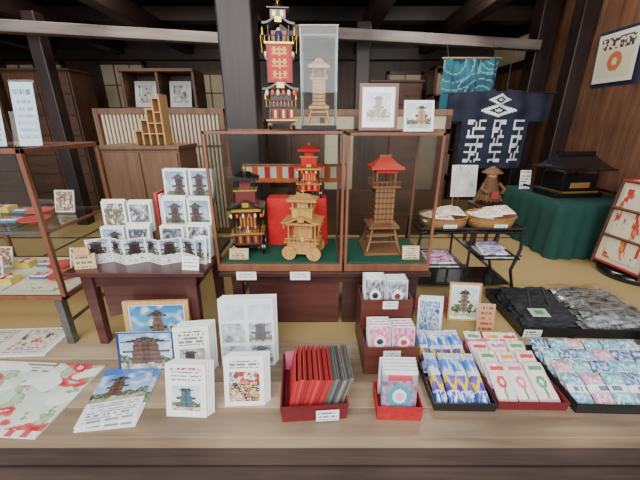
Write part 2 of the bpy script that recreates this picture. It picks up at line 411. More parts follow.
m.cyl((HX-.05,3.305,1.755),(HX+HW+.05,3.305,1.755),.008,DARKX)
m.tube([(1.75,3.305,1.755),(1.75,3.305,2.1),(1.75,3.6,2.19)],.003,BLACKP)
m.build()
m=MB('framed_calligraphy_picture')
m.slab((2.528,3.30,1.79),(0,-.46,0),(-.03,0,.44),.02,S(40,44,70))
m.slab((2.505,3.27,1.82),(0,-.40,0),(-.026,0,.38),.004,WHITE,lambda u,v: S(236,230,214) if (u<.1 or u>.9 or v<.1 or v>.9) else (S(206,120,70) if .1<math.hypot((u-.5)*1.5,(v-.42)*1.3)<.26 else (S(70,60,60) if v>.68 and N(u*16,v*16)>0 else S(228,218,190))),34,34)
m.build()
x0,x1,y0,y1=1.86,2.5,2.40,3.20; zt=.90
m=MB('cloth_covered_table')
n=26
def ring(z,amp,off):
    pts=[]
    per=[((x0,y0),(x1,y0)),((x1,y0),(x1,y1)),((x1,y1),(x0,y1)),((x0,y1),(x0,y0))]
    for (a,b) in per:
        nx,ny=(b[1]-a[1]),-(b[0]-a[0]); L=math.hypot(nx,ny); nx/=L;ny/=L
        for i in range(n):
            t=i/n; k=off+amp*math.sin(t*n*1.3)
            if nx>.5: k=0
            pts.append((a[0]+(b[0]-a[0])*t+nx*k,a[1]+(b[1]-a[1])*t+ny*k,z))
    return pts
m.loft([ring(LZ+.004,.014,.02),ring(.6,.01,.014),ring(.8,.004,.006),ring(zt-.006,0,.003),ring(zt,0,-.004)],GREENC,True,True); m.build()
m=MB('lacquered_shrine_model',(2.16,2.78,zt+.002),.12)
m.cb(0,0,0,.42,.28,.035,BLACKL); m.cb(0,0,.035,.36,.24,.012,GOLD); m.cb(0,0,.047,.32,.22,.143,BLACKL)
for x in(-.15,.15):
    for y in(-.1,.1): m.cyl((x,y,.05),(x,y,.25),.01,BLACKL)
m.cb(0,-.112,.075,.18,.004,.045,S(150,110,60)); m.roof(0,0,.235,.48,.36,.10,BLACKL,5,.76); m.cb(0,0,.33,.34,.035,.035,BLACKL)
for x in(-.24,.24): m.cyl((x,-.22,.05),(x,.22,.05),.011,BLACKL)
m.build(.002)
m=MB('white_notice_card',(1.94,3.02,zt+.002)); m.slab((-.05,0,0),(.1,0,0),(0,.03,.17),.003,WHITE,text(W0,INK,6),12,14); m.build()
m=MB('paper_poster_stand',(1.37,3.0,LZ)); 
m.slab((-.13,0,.38),(.24,0,0),(0,.05,.29),.006,WHITE,bord(blobs([W0,S(220,224,226),S(190,196,202)],3,2),.06),20,24)
m.tube([(-.1,.02,.4),(-.12,-.08,0)],.008,BROWN); m.tube([(.1,.02,.4),(.12,-.08,0)],.008,BROWN); m.tube([(0,.05,.6),(0,.2,0)],.008,BROWN); m.build()
m=MB('wooden_stool',(1.45,2.72,LZ)); m.cb(0,0,.36,.24,.22,.025,TANSU)
for x in(-.1,.1):
    for y in(-.09,.09): m.cb(x,y,0,.025,.025,.36,TANSU)
m.build(.002)
m=MB('straw_raincoat_figurine',(1.45,2.72,LZ+.386))
m.lathe(0,0,0,[(.045,0),(.06,.01),(.06,.05),(.05,.06)],TANSU,14,1,.8,True)
for k in range(3):
    z=.04+.055*k; m.lathe(0,0,z,[(.105-.018*k,0),(.095-.018*k,.03),(.06-.01*k,.085)],STRAW,18,1,.85,True)
for k in range(22):
    t=2*math.pi*k/22; m.cyl((.08*math.cos(t),.07*math.sin(t),.1),(.115*math.cos(t),.098*math.sin(t),.03),.006,STRAW,4)
m.lathe(0,-.005,.215,[(.02,0),(.038,.015),(.042,.04),(.03,.062)],S(206,160,120),14,cap=True)
m.lathe(0,0,.262,[(.085,0),(.06,.02),(.03,.04),(.006,.055)],STRAW,18,cap=True)
for sx in(-1,1):
    m.tube([(sx*.06,-.02,.18),(sx*.095,-.06,.13),(sx*.06,-.095,.11)],.014,STRAW); m.cb(sx*.014,-.047,.243,.006,.004,.006,S(30,24,22))
m.cb(0,-.1,.06,.06,.012,.06,S(150,60,50)); m.build()
m=MB('andon_floor_lantern',(2.27,2.10,LZ),.15)
REDL=S(150,38,32)
m.lathe(0,0,0,[(.2,0),(.21,.02),(.2,.05),(.16,.06)],BLACKL,24,cap=True)
b=.17;t=.145
for sx in(-1,1):
    for sy in(-1,1): m.tube([(sx*b,sy*b,.05),(sx*t,sy*t,.68)],.012,TANSU,6)
for z in(.08,.28,.48,.67):
    q=b+(t-b)*(z-.05)/.63
    for (p0,p1) in(((-q,-q),(q,-q)),((q,-q),(q,q)),((q,q),(-q,q)),((-q,q),(-q,-q))): m.tube([(p0[0],p0[1],z),(p1[0],p1[1],z)],.010,REDL if z in(.08,.67) else TANSU,6)
m.loft([[(-b+.008,-b+.008,.08),(b-.008,-b+.008,.08),(b-.008,b-.008,.08),(-b+.008,b-.008,.08)],[(-t+.008,-t+.008,.67),(t-.008,-t+.008,.67),(t-.008,t-.008,.67),(-t+.008,t-.008,.67)]],SHOJI)
for s_ in(-.06,.06):
    m.slab((s_-.006,-b-.002,.1),(.012,0,0),(0,.022,.55),.002,TANSU)
lf=blobs([S(222,210,184),S(222,210,184),S(222,210,184),S(190,60,50),S(210,150,70)],4,8)
m.slab((-.11,-.168,.28),(.22,0,0),(0,.01,.26),.002,WHITE,lf,22,26)
m.T=Matrix.Rotation(-math.pi/2,4,'Z'); m.slab((-.11,-.166,.12),(.22,0,0),(0,.016,.50),.002,WHITE,lf,22,40)
for z in(.28,.48): m.tube([(-.15,-.172,z),(.15,-.172,z)],.007,TANSU,6)
m.T=Matrix.Identity(4)
m.build()
# ================================================================= LEFT DISPLAY CASE
m=MB('glass_display_case'); x0,x1,y0,y1,z0,z1=-2.5,-1.18,1.30,1.78,.72,1.40; p=.02
for x in(x0,-1.85,x1-p):
    for y in(y0,y1-p): m.box(x,x+p,y,y+p,z0,z1,FRAME)
for z in(z0,z1-p):
    for y in(y0,y1-p): m.box(x0,x1,y,y+p,z,z+p,FRAME)
    for x in(x0,x1-p): m.box(x,x+p,y0,y1,z,z+p,FRAME)
m.box(x0+.02,x1-.02,y0+.02,y1-.02,z0,z0+.02,CREAM)
m.box(x0+.02,x1-.02,y0+.03,y1-.03,1.05,1.058,GLASS); m.box(x0+.01,x1-.01,y1-.02,y1-.012,1.035,1.05,FRAME); m.box(x1-.018,x1-.008,y0+.02,y1-.02,1.038,1.052,FRAME); m.box(x0,x1,y0+.005,y0+.017,1.038,1.052,METAL)
m.box(x0+.02,x1-.02,y0+.008,y0+.012,z0+.02,z1-.02,SHOWG); m.box(x1-.014,x1-.010,y0+.02,y1-.02,z0+.02,z1-.02,SHOWG); m.box(x0+.02,x1-.02,y0+.02,y1-.02,z1-.012,z1-.008,GLASS); m.box(x0+.02,x1-.02,y1-.012,y1-.008,z0+.02,z1-.02,GLASS)
for x in(x0+.05,x1-.09):
    for y in(y0+.03,y1-.07): m.box(x,x+.035,y,y+.035,LZ,z0,METAL)
m.build(.002)
m=MB('assorted_souvenir_goods',(0,0,.742))
def figs(zb,ylo,yhi,cnt,sd):
    random.seed(sd)
    for i in range(cnt):
        x=-2.35+1.08*(i+.5)/cnt; y=U(ylo,yhi); k=i%4
        if k==0:
            m.lathe(x,y,zb,[(.025,0),(.03,.006),(.055,.012),(.065,.02),(.06,.02),(.03,.01),(.002,.008)],[S(236,236,238),S(206,226,236),S(200,70,60)][i%3],20)
        elif k==1:
            m.slab((x-.05,y,zb),(.1,0,0),(0,.03,.11),.006,WHITE,bord(blobs([S(214,200,140),S(150,90,80),S(240,236,220)],5,i),.08),16,16,GLOSS)
        elif k==2:
            c=[S(214,190,90),S(186,60,54),S(236,232,226)][i%3]
            m.cb(x,y,zb,.09,.06,.03,c); m.cb(x,y,zb+.03,.06,.012,.004,S(240,236,226)); m.cb(x,y,zb+.031,.012,.06,.004,S(190,40,50))
        else:
            m.cb(x,y,zb,.085,.06,.012,[S(190,70,66),S(60,110,160),S(226,200,120)][i%3]); m.pr((x-.04,y-.028,zb+.0125),(.08,0,0),(0,.056,0),bord(blobs([W0,S(220,120,100),S(120,160,190)],5,i),.1),14,10,GLOSS,bulge=.006)
figs(0,1.42,1.5,9,3); figs(0,1.58,1.66,10,5); figs(.317,1.42,1.48,9,8); figs(.317,1.57,1.66,10,12)
for x in(-2.2,-1.9,-1.6,-1.35): m.pr((x-.1,1.34,.003),(.18,0,0),(0,.1,.0),blobs([S(240,236,220),S(222,206,130),S(240,236,220),S(160,170,150)],4,x),20,12)
m.build()
random.seed(21)
def acr_stand(x,y,z,w,h,f,rz=0,name='acrylic_leaflet_holder'):
    m=MB(name,(x,y,z),rz)
    m.slab((-w/2,-.02,.002),(w,0,0),(0,.05,h),.002,WHITE,f,20,36)
    m.slab((-w/2-.004,-.05,0),(w+.008,0,0),(0,.03,h*.55),.002,ACRYL)
    m.slab((-w/2-.004,-.012,.002),(w+.008,0,0),(0,.05,h*1.04),.002,ACRYL)
    m.box(-w/2-.004,w/2+.004,-.05,-.012,0,.002,ACRYL); m.build()
acr_stand(-1.235,1.44,1.402,.085,.25,text(S(190,206,216),S(110,140,166),9,S(80,120,160)),.2)
acr_stand(-1.36,1.40,1.402,.10,.25,stack(text(S(200,212,218),INK,6),tower_pic(),.5),.2)
acr_stand(-1.52,1.42,1.402,.12,.28,text(S(214,226,232),S(130,150,170),9),.1)
# ================================================================= TABLES
def table(name,x0,x1,y0,y1,z1,mt,ap=.07):
    m=MB(name); m.box(x0,x1,y0,y1,z1-.022,z1,mt)
    m.box(x0+.05,x1-.05,y0+.04,y0+.06,z1-.022-ap,z1-.022,mt); m.box(x0+.05,x1-.05,y1-.06,y1-.04,z1-.022-ap,z1-.022,mt)
    for x in(x0+.05,x1-.07): m.box(x,x+.02,y0+.04,y1-.04,z1-.022-ap,z1-.022,mt)
    for x in(x0+.08,x1-.08):
        for y in(y0+.05,y1-.05):
            m.loft([[(x-.02,y-.02,LZ),(x+.02,y-.02,LZ),(x+.02,y+.02,LZ),(x-.02,y+.02,LZ)],[(x-.028,y-.022,z1-.022),(x+.028,y-.022,z1-.022),(x+.028,y+.022,z1-.022),(x-.028,y+.022,z1-.022)]],mt)
    return m
m=table('low_display_table',-1.165,-.525,1.30,1.76,.86,MAHO)
n=12;x0,x1=-1.03,-.62
top=[(x0+(x1-x0)*i/n,.768) for i in range(n+1)]; bot=[(x0+(x1-x0)*i/n,.60+.03*math.sin(math.pi*i/n)) for i in range(n+1)]
vs=[(a,1.345,b) for a,b in top]+[(a,1.345,b) for a,b in bot]
vs+=[(a,1.36,b) for a,b in top+bot]
k=n+1; fs=[(i+k,i+k+1,i+1,i) for i in range(n)]+[(2*k+i,2*k+i+1,3*k+i+1,3*k+i) for i in range(n)]+[(k+i,3*k+i,3*k+i+1,k+i+1) for i in range(n)]
m.add(vs,fs,MAHO)
m.build(.003)
m=table('low_display_table',-.51,.56,1.45,1.98,.787,MAHOD,.05)
m.box(-.38,.10,1.51,1.53,.455,.72,MAHO); m.box(.12,.46,1.51,1.53,.455,.72,MAHOD)
m.box(-.38,-.36,1.53,1.9,.455,.72,MAHOD); m.box(.44,.46,1.53,1.9,.455,.72,MAHOD)
for x in(-.37,-.10): m.slab((x-.05,1.446,.75),(.1,0,0),(0,0,.045),.002,WHITE,text(W0,S(60,60,110),3),24,9)
m.build(.002)
# ================================================================= GLASS CASES
def gcase(x0,x1,y0,y1,z0,z1,name='glass_model_case'):
    m=MB(name); p=.013
    m.box(x0,x1,y0,y1,z0,z0+.036,FRAME); m.box(x0+.02,x1-.02,y0+.02,y1-.02,z0+.036,z0+.042,GREEN)
    for x in(x0,x1-p):
        for y in(y0,y1-p): m.box(x,x+p,y,y+p,z0+.036,z1,FRAME)
    for y in(y0,y1-p): m.box(x0,x1,y,y+p,z1-p,z1,FRAME)
    for x in(x0,x1-p): m.box(x,x+p,y0,y1,z1-p,z1,FRAME)
    g=.003
    m.box(x0+p,x1-p,y0+.006,y0+.006+g,z0+.036,z1-p,GLASS); m.box(x0+.006,x0+.006+g,y0+p,y1-p,z0+.036,z1-p,GLASS); m.box(x1-.009,x1-.009+g,y0+p,y1-p,z0+.036,z1-p,GLASS); m.box(x0+p,x1-p,y0+p,y1-p,z1-.008,z1-.005,GLASS)
    m.box(x0+p,x1-p,y1-.009,y1-.006,z0+.036,z1-p,GLASS)
    m.build(.0015)
CZ=.7875
gcase(-.518,.112,1.47,1.86,CZ,1.462); gcase(.122,.552,1.47,1.86,CZ,1.455)
G=CZ+.0425
def wheel(m,x,y,z,r,w,mat,rim=GOLD):
    m.cyl((x-w/2,y,z),(x+w/2,y,z),r,mat,18); m.cyl((x-w/2-.002,y,z),(x+w/2+.002,y,z),r*.35,rim,10)
    for k in range(8):
        a=k*math.pi/4; m.tube([(x-w/2-.001,y,z),(x-w/2-.001,y+r*.9*math.cos(a),z+r*.9*math.sin(a))],.0015,rim,4)
def fwheel(m,x,y,z,r,w,mat,rim):
    m.cyl((x,y-w/2,z),(x,y+w/2,z),r,mat,18); m.cyl((x,y-w/2-.002,z),(x,y+w/2+.002,z),r*.35,rim,10)
    for k in range(8):
        a=k*math.pi/4; m.tube([(x,y-w/2-.001,z),(x+r*.9*math.cos(a),y-w/2-.001,z+r*.9*math.sin(a))],.0018,rim,4)
def fest_float(name,loc,w,d,h,body,trim,roofm,skirt,rz=0,tall=False,lant=True,sidew=False):
    m=MB(name,loc,rz); r=h*.08
    for x in(-w*.42,w*.42):
        for y in(-d*.32,d*.32):
            if sidew: fwheel(m,x*.8,-d*.5 if y<0 else d*.5,r*1.3,r*1.3,w*.08,body,trim)
            else: wheel(m,x,y,r,r,w*.08,body,trim)
    m.cb(0,0,r*1.1,w*.72,d,h*.04,body)
    for x in(-w*.3,w*.3): m.cb(x,0,r*.9,w*.05,d*1.25,h*.025,body)
    z=r*1.1+h*.04
    m.cb(0,0,z,w*.8,d*.85,h*.12,skirt); m.cb(0,0,z+h*.12,w*.95,d,h*.015,trim)
    for i in range(7): m.cb(-w*.33+i*w*.11,-d*.43,z+h*.02,w*.05,d*.03,h*.08,trim if i%2 else body)
    z+=h*.135
    for i in range(9):
        m.cyl((-w*.4+i*w*.1,-d*.5,z),(-w*.4+i*w*.1,-d*.5,z+h*.05),w*.01,trim,5)
        m.cyl((-w*.4+i*w*.1,d*.5,z),(-w*.4+i*w*.1,d*.5,z+h*.05),w*.01,trim,5)
    for y in(-d*.5,d*.5): m.cyl((-w*.45,y,z+h*.05),(w*.45,y,z+h*.05),w*.013,body,6)
    for x in(-w*.36,w*.36):
        for y in(-d*.38,d*.38): m.cyl((x,y,z),(x,y,z+h*.27),w*.022,body,8)
    m.cb(0,d*.1,z,w*.5,d*.4,h*.22,skirt)
    for i in range(5): m.cb(-w*.2+i*w*.1,-d*.11,z+h*.04,w*.04,d*.03,h*.12,trim)
    for i in range(3):
        x=-w*.22+i*w*.22; m.lathe(x,-d*.3,z,[(w*.05,0),(w*.04,h*.03),(w*.02,h*.045)],[S(60,70,140),S(240,236,226),S(196,40,40)][i],8,cap=True); m.lathe(x,-d*.3,z+h*.045,[(w*.012,0),(w*.026,h*.01),(w*.02,h*.025)],S(226,190,150),8,cap=True)
    z+=h*.27
    m.cb(0,0,z-h*.03,w*.82,d*.85,h*.03,trim); m.arch(0,0,z+h*.01,w*1.05,d*1.05,h*.09,roofm,h*.022)
    m.cb(0,-d*.53,z+h*.03,w*.18,.004,h*.05,trim)
    if lant:
        for i in range(6):
            x=-w*.42+i*w*.168; m.lathe(x,-d*.5,z-h*.09,[(w*.012,0),(w*.035,h*.012),(w*.035,h*.035),(w*.012,h*.048)],S(226,90,50) if i%2 else S(240,224,200),8,cap=True)
    z+=h*.09
    if tall:
        m.cb(0,0,z-h*.03,w*.55,d*.55,h*.13,skirt); m.cb(0,0,z+h*.1,w*.65,d*.62,h*.012,trim)
        for x in(-w*.25,w*.25):
            for y in(-d*.24,d*.24): m.cyl((x,y,z+h*.1),(x,y,z+h*.24),w*.02,body,6)
        m.cb(0,0,z+h*.11,w*.3,d*.3,h*.12,skirt); m.roof(0,0,z+h*.24,w*.8,d*.75,h*.06,roofm); m.cyl((0,0,z+h*.29),(0,0,z+h*.36),w*.02,trim,6)
        m.lathe(0,0,z+h*.32,[(w*.01,0),(w*.07,h*.012),(w*.02,h*.03)],trim,8)
    for sx in(-1,1):
        for k in range(4): m.cyl((sx*w*.48,-d*.45+k*d*.3,z-h*.1),(sx*w*.48,-d*.45+k*d*.3,z-h*.17),w*.012,trim,5,w*.022)
    m.build()
fest_float('black_festival_float_model',(-.385,1.645,G),.18,.15,.47,BLACKL,GOLD,BLACKL,S(110,28,28),.12,True)
fest_float('carved_wood_float_model',(-.085,1.585,G),.19,.14,.36,GOLDW,GOLDW,GOLDW,GOLDW,-.15,True,False,True)
# red cloth draped over a rectangular stand
m=MB('red_cloth_stand',(-.13,1.785,G))
def cring(z,amp,off,w=.33,d=.10):
    pts=[];per=[((-w/2,-d/2),(w/2,-d/2),24),((w/2,-d/2),(w/2,d/2),8),((w/2,d/2),(-w/2,d/2),24),((-w/2,d/2),(-w/2,-d/2),8)]
    for a,b,k in per:
        nx,ny=(b[1]-a[1]),-(b[0]-a[0]); L=math.hypot(nx,ny); nx/=L;ny/=L
        for i in range(k):
            t=i/k; q=off+amp*math.sin(i*1.6); pts.append((a[0]+(b[0]-a[0])*t+nx*q,a[1]+(b[1]-a[1])*t+ny*q,z))
    return pts
m.loft([cring(.001,.005,.006),cring(.12,.004,.004),cring(.22,.002,.002),cring(.266,0,.001),cring(.272,0,-.003)],RED,True,True); m.build()
fest_float('red_festival_float_model',(-.06,1.785,G+.2735),.15,.09,.30,BLACKL,GOLD,RED,RED,0,True)
def stripe(u,v): 
    k=int(u*16)%4
    if v<.2 or v>.85: return S(206,100,50)
    return [S(214,206,190),S(200,90,50),S(214,206,190),S(176,44,42)][k]
m=MB('striped_festival_curtain'); m.pr((-.46,2.02,1.14),(.60,0,0),(0,0,.11),stripe,64,8,CLOTH,disp=lambda a,b:.006*math.sin(a*60))
m.cyl((-.48,2.02,1.25),(.18,2.02,1.25),.006,BROWN)
for x in(-.47,.17): m.cyl((x,2.02,LZ),(x,2.02,1.25),.008,BROWN)
m.build()
m=MB('caption_plaque',(-.415,1.52,G)); m.slab((-.055,0,0),(.1,0,0),(0,.02,.055),.006,LIGHTW,bord(text(S(214,184,140),S(90,60,40),4),.06,S(190,150,100)),24,12); m.build()
m=MB('caption_plaque',(.475,1.52,G)); m.slab((-.05,0,0),(.09,0,0),(0,.02,.07),.006,LIGHTW,bord(text(S(224,206,176),S(90,60,40),5),.06,S(190,150,100)),24,12); m.build()
def tower(name,loc,w,h,mw,roofm,cur=None,rz=0):
    m=MB(name,loc,rz)
    m.cb(0,0,0,w*1.15,w*1.15,h*.025,mw)
    b=w*.50;t=w*.30; z0=h*.025; z1=h*.30
    for sx in(-1,1):
        for sy in(-1,1):
            m.tube([(sx*b,sy*b,z0),(sx*(b*.6+t*.4),sy*(b*.6+t*.4),z0+(z1-z0)*.3),(sx*t,sy*t,z1)],w*.045,mw,6)
        m.tube([(sx*b*.84,-b*.84,z0+h*.1),(sx*b*.84,b*.84,z0+h*.1)],w*.03,mw,6)
    for sy in(-1,1): m.tube([(-b*.84,sy*b*.84,z0+h*.1),(b*.84,sy*b*.84,z0+h*.1)],w*.03,mw,6); m.tube([(-b*.75,sy*b*.75,z0+h*.17),(b*.75,sy*b*.75,z0+h*.17)],w*.022,mw,6)
    m.cb(0,0,h*.19,w*.8,w*.8,h*.02,mw)
    m.roof(0,0,h*.29,w*.9,w*.9,h*.05,mw,4,.7)
    m.cb(0,0,h*.31,w*.56,w*.56,h*.37,mw)
    for i in range(6):
        z=h*(.35+.055*i)
        m.cb(0,0,z,w*.60,w*.60,h*.01,S(80,50,32))
    for i in range(5): m.cb(-w*.24+i*w*.12,-w*.29,h*.33,w*.02,w*.02,h*.34,S(160,118,76))
    m.cb(0,0,h*.68,w*.78,w*.78,h*.018,mw)
    for sy in(-1,1):
        m.cyl((-w*.38,sy*w*.38,h*.74),(w*.38,sy*w*.38,h*.74),w*.014,mw,6)
        for i in range(7): m.cyl((-w*.37+i*w*.123,sy*w*.38,h*.695),(-w*.37+i*w*.123,sy*w*.38,h*.74),w*.01,mw,5)
    for sx in(-1,1):
        m.cyl((sx*w*.38,-w*.38,h*.74),(sx*w*.38,w*.38,h*.74),w*.014,mw,6)
        for sy in(-1,1): m.cyl((sx*w*.26,sy*w*.26,h*.69),(sx*w*.26,sy*w*.26,h*.88),w*.03,mw,6)
    if cur: m.cb(0,0,h*.82,w*.6,w*.6,h*.06,cur)
    else: m.cyl((-w*.12,0,h*.78),(w*.12,0,h*.78),w*.1,S(170,50,40),12)
    m.roof(0,0,h*.88,w*.92,w*.86,h*.09,roofm,6,.3); m.cb(0,0,h*.965,w*.34,w*.06,h*.02,mw)
    m.build()
tower('wooden_watchtower_model',(.335,1.68,G),.18,.52,TOWERW,S(196,56,40),RED,.05)
# ================================================================= TOP OF CASES
TZ=1.4635
m=MB('tall_red_festival_float_model',(-.185,1.66,TZ),.1)
m.T=Matrix.Diagonal((1.12,1.0,1.02,1))
for x in(-.05,.05):
    for y in(-.035,.035): wheel(m,x,y,.022,.022,.012,BLACKL)
m.cb(0,0,.025,.11,.11,.014,BLACKL); m.cb(0,0,.039,.125,.12,.006,GOLD)
m.cb(0,0,.045,.10,.10,.05,DRED)
for i in range(6): m.cb(-.0417+i*.0167,-.052,.052,.009,.004,.034,GOLD if i%2 else BLACKL)
m.cb(0,0,.095,.13,.125,.006,BLACKL)
for i in range(9): m.cyl((-.06+i*.015,-.06,.10),(-.06+i*.015,-.06,.125),.0016,GOLD,5)
m.cyl((-.064,-.06,.126),(.064,-.06,.126),.0025,DRED,6)
m.cb(0,0,.101,.085,.085,.055,BLACKL)
for x in(-.05,.05):
    for y in(-.045,.045): m.cyl((x,y,.1),(x,y,.17),.004,BLACKL,6)
m.arch(0,0,.172,.145,.13,.032,BLACKL,.009); m.cb(0,-.066,.176,.03,.003,.022,GOLD)
for i in range(6): m.lathe(-.055+i*.022,-.062,.145,[(.002,0),(.007,.006),(.007,.018),(.002,.024)],S(226,90,50) if i%2 else S(236,220,190),8,cap=True)
def banner(u,v):
    if u<.06 or u>.94 or v<.03 or v>.97: return S(150,40,36)
    k=v*3; q=k%1; 
    if .12<q<.88 and .2<u<.8:
        if abs(u-.5)<.05 or abs(q-.3)<.06 or abs(q-.65)<.06 or (abs(abs(u-.5)-.2)<.05 and q>.4): return S(226,180,80)
    return S(196,22,28)
m.cb(0,0,.2,.1,.085,.15,DRED); m.slab((-.048,-.0445,.205),(.096,0,0),(0,0,.14),.002,RED,banner,26,44)
m.cb(0,0,.35,.115,.1,.007,GOLD)
for i in range(7): m.cyl((-.054+i*.018,-.048,.357),(-.054+i*.018,-.048,.38),.0015,GOLD,5)
m.cyl((-.056,-.048,.38),(.056,-.048,.38),.0022,BLACKL,6)
for x in(-.04,.04):
    for y in(-.035,.035): m.cyl((x,y,.357),(x,y,.42),.0035,BLACKL,6)
m.cb(0,.01,.357,.06,.04,.05,DRED)
m.lathe(0,-.02,.357,[(.02,0),(.018,.03),(.01,.045)],S(40,40,90),10,cap=True); m.lathe(0,-.02,.4,[(.004,0),(.009,.006),(.006,.014)],S(230,200,170),8,cap=True)
m.arch(0,0,.425,.125,.105,.03,BLACKL,.008); m.cb(0,-.053,.428,.025,.003,.02,GOLD)
m.cb(0,0,.45,.06,.05,.035,BLACKL); m.roof(0,0,.487,.085,.07,.022,BLACKL,4,.3,.004)
for sx in(-1,1): m.cb(sx*.015,-.026,.456,.012,.003,.02,GOLD)
m.cyl((0,0,.5),(0,0,.555),.003,GOLD,6); m.lathe(0,0,.515,[(.002,0),(.012,.006),(.002,.016)],GOLD,10)
for k in range(9):
    a=math.pi*(k/8); m.tube([(0,0,.53),(.03*math.cos(a),0,.54+.024*math.sin(a))],.002,RED if k%2 else BLACKL,4)
for sx in(-1,1):
    for z in(.16,.41): m.cyl((sx*.062,-.05,z),(sx*.062,-.05,z-.03),.002,GOLD,5,.006)
    m.tube([(sx*.05,0,.35),(sx*.072,-.01,.39),(sx*.068,-.01,.32)],.0016,GOLD,4)
    for q in range(4): m.lathe(sx*.054,-.05+.03*q,.3,[(.002,0),(.006,.005),(.006,.015),(.002,.02)],S(236,220,190),7,cap=True)
m.build()
m=MB('small_glass_model_case',(-.005,1.66,TZ)); w=.082;h=.42
m.box(-w,w,-w,w,0,.02,BLACKL)
for sx in(-1,1):
    for sy in(-1,1): m.cb(sx*(w-.003),sy*(w-.003),.02,.004,.004,h-.02,METAL)
for sy in(-1,1): m.box(-w,w,sy*w-.002,sy*w+.002,h-.004,h,METAL); m.box(sy*w-.002,sy*w+.002,-w,w,h-.004,h,METAL)
m.box(-w,w,-w,-w+.002,.02,h,SHOWG); m.box(-w,-w+.002,-w,w,.02,h,SHOWG); m.box(w-.002,w,-w,w,.02,h,SHOWG); m.box(-w,w,-w,w,h-.002,h,GLASS)
m.build()
tower('miniature_tower_model',(-.005,1.66,TZ+.021),.105,.29,GOLDW,LIGHTW,None,0)
def frame_std(name,loc,w,h,fm,func,lean=.18,bw=.016,rz=0,nu=26,nv=32,strut=True,matb=.06):
    m=MB(name,loc,rz); c,s_=math.cos(lean),math.sin(lean)
    O=Vector((-w/2,0,.001)); n=Vector((0,-c,s_))
    U1=Vector((1,0,0)); V1=Vector((0,s_,c))
    def bar(a,b,ww,hh): m.slab(O+U1*a+V1*b+n*.006,U1*ww,V1*hh,.018,fm)
    bar(0,0,w,bw); bar(0,h-bw,w,bw); bar(0,bw,bw,h-2*bw); bar(w-bw,bw,bw,h-2*bw)
    m.slab(O+U1*bw+V1*bw,U1*(w-2*bw),V1*(h-2*bw),.006,WHITE,bord(func,matb),nu,nv,GLOSS)
    if strut: m.slab(Vector((-.02,h*.6*s_+.014,h*.6*c)),(.04,0,0),(0,h*.32,-h*.6*c),.004,fm)
    m.build()
frame_std('framed_tower_picture',(.272,1.60,TZ-.004),.18,.205,FRAME,tower_pic(S(170,196,206),S(226,230,220),S(150,120,90),S(170,160,130)),.12,.014,0,30,36,True,.14)
m=MB('standing_booklet',(.46,1.58,TZ-.006),.05); m.slab((-.07,0,0),(.14,0,0),(0,.025,.135),.01,WHITE,bord(tower_pic(S(200,210,206),S(226,230,220),S(190,150,110),S(170,180,160),.6,4),.08),24,22); m.slab((-.02,.05,.08),(.04,0,0),(0,.04,-.08),.003,WHITE); m.build()
# ================================================================= LEFT TABLE ITEMS
TT=.8605
m=MB('accordion_postcard_display',(0,0,TT)); x=-1.09; i=0; zig=[1.385,1.43]
while x<-.62:
    y0,y1=zig[i%2],zig[(i+1)%2]; w=.085
    m.slab((x,y0,0),(w,y1-y0,0),(0,.0,.125),.0025,WHITE,bord(stack(blobs([S(240,240,244),S(220,226,232),S(110,110,110)],5,i),tower_pic(S(130,150,180),S(206,214,224),S(60,46,46),S(226,230,234),.4+.05*(i%3),i,.26),.25),.04),22,28,GLOSS)
    x+=w; i+=1
m.build()
m=MB('wooden_house_sign',(-1.085,1.345,TT),.2); m.slab((-.045,0,0),(.09,0,0),(0,.012,.07),.012,LIGHTW,text(S(206,180,140),S(80,60,44),3),18,12)
m.slab((-.03,-.004,.07),(.06,0,0),(0,.006,.035),.012,LIGHTW); m.build()
m=MB('table_price_label',(-.595,1.33,TT),-.1); m.slab((-.04,0,0),(.08,0,0),(0,.02,.06),.002,WHITE,text(W0,INK,4),18,12); m.build()
def card_rack(name,loc,w,tiers,cols,hh,rz=0,step=.10):
    m=MB(name,loc,rz)
    for t in range(tiers):
        y=t*.055; zb=t*step
        m.box(-w/2,w/2,y-.02,y+.03,zb,zb+.003,ACRYL)
        m.box(-w/2,w/2,y-.022,y-.02,zb,zb+hh*.35,ACRYL)
        cw=w/cols
        for c in range(cols):
            for k in range(3):
                f=[tower_pic(S(120,150,180),S(200,210,218),S(80,66,62),S(150,150,140),U(.3,.7),R()*9,.2),blobs([S(226,226,222),S(130,140,150),S(70,74,84),S(190,180,170)],4,R()*30),blobs([S(226,220,206),S(150,120,100),S(90,100,80),S(210,206,200)],5,R()*30)][int(R()*3)] if k==0 else solid(W0)
                m.slab((-w/2+cw*c+.005+U(0,.004),y-.012+.012*k,zb+.004),(cw-.012,0,0),(0,.014,hh*U(.92,1.03)),.005,WHITE,bord(f,.07) if k==0 else None,22,28,GLOSS)
    for x in(-w/2,w/2): m.add([(x,-.022,0),(x,tiers*.055-.02,0),(x,tiers*.055-.02,tiers*step),(x,-.022,hh*.3)],[(0,1,2,3)],ACRYL)
    m.build()
card_rack('acrylic_postcard_rack',(-.965,1.50,TT),.25,2,2,.16,.05,.11); card_rack('acrylic_postcard_rack',(-.665,1.49,TT),.26,3,2,.165,-.04,.125)
m=MB('red_booklet_pile',(-.80,1.70,TT))
for i in range(5): m.slab((-.06+i*.022,.0,0),(.0,-.09,0),(.012,0,.30-.01*(i%2)),.014,[S(196,60,60),S(230,226,220),S(180,40,50)][i%3])
m.build()
m=MB('postcard_pack',(-.565,1.40,TT),-.25)
for k in range(2): m.slab((-.04+.008*k,.02*k,0),(.065,0,0),(0,.02,.13),.004,WHITE,bord(tower_pic(sd=k),.1),20,26,GLOSS)
m.build()
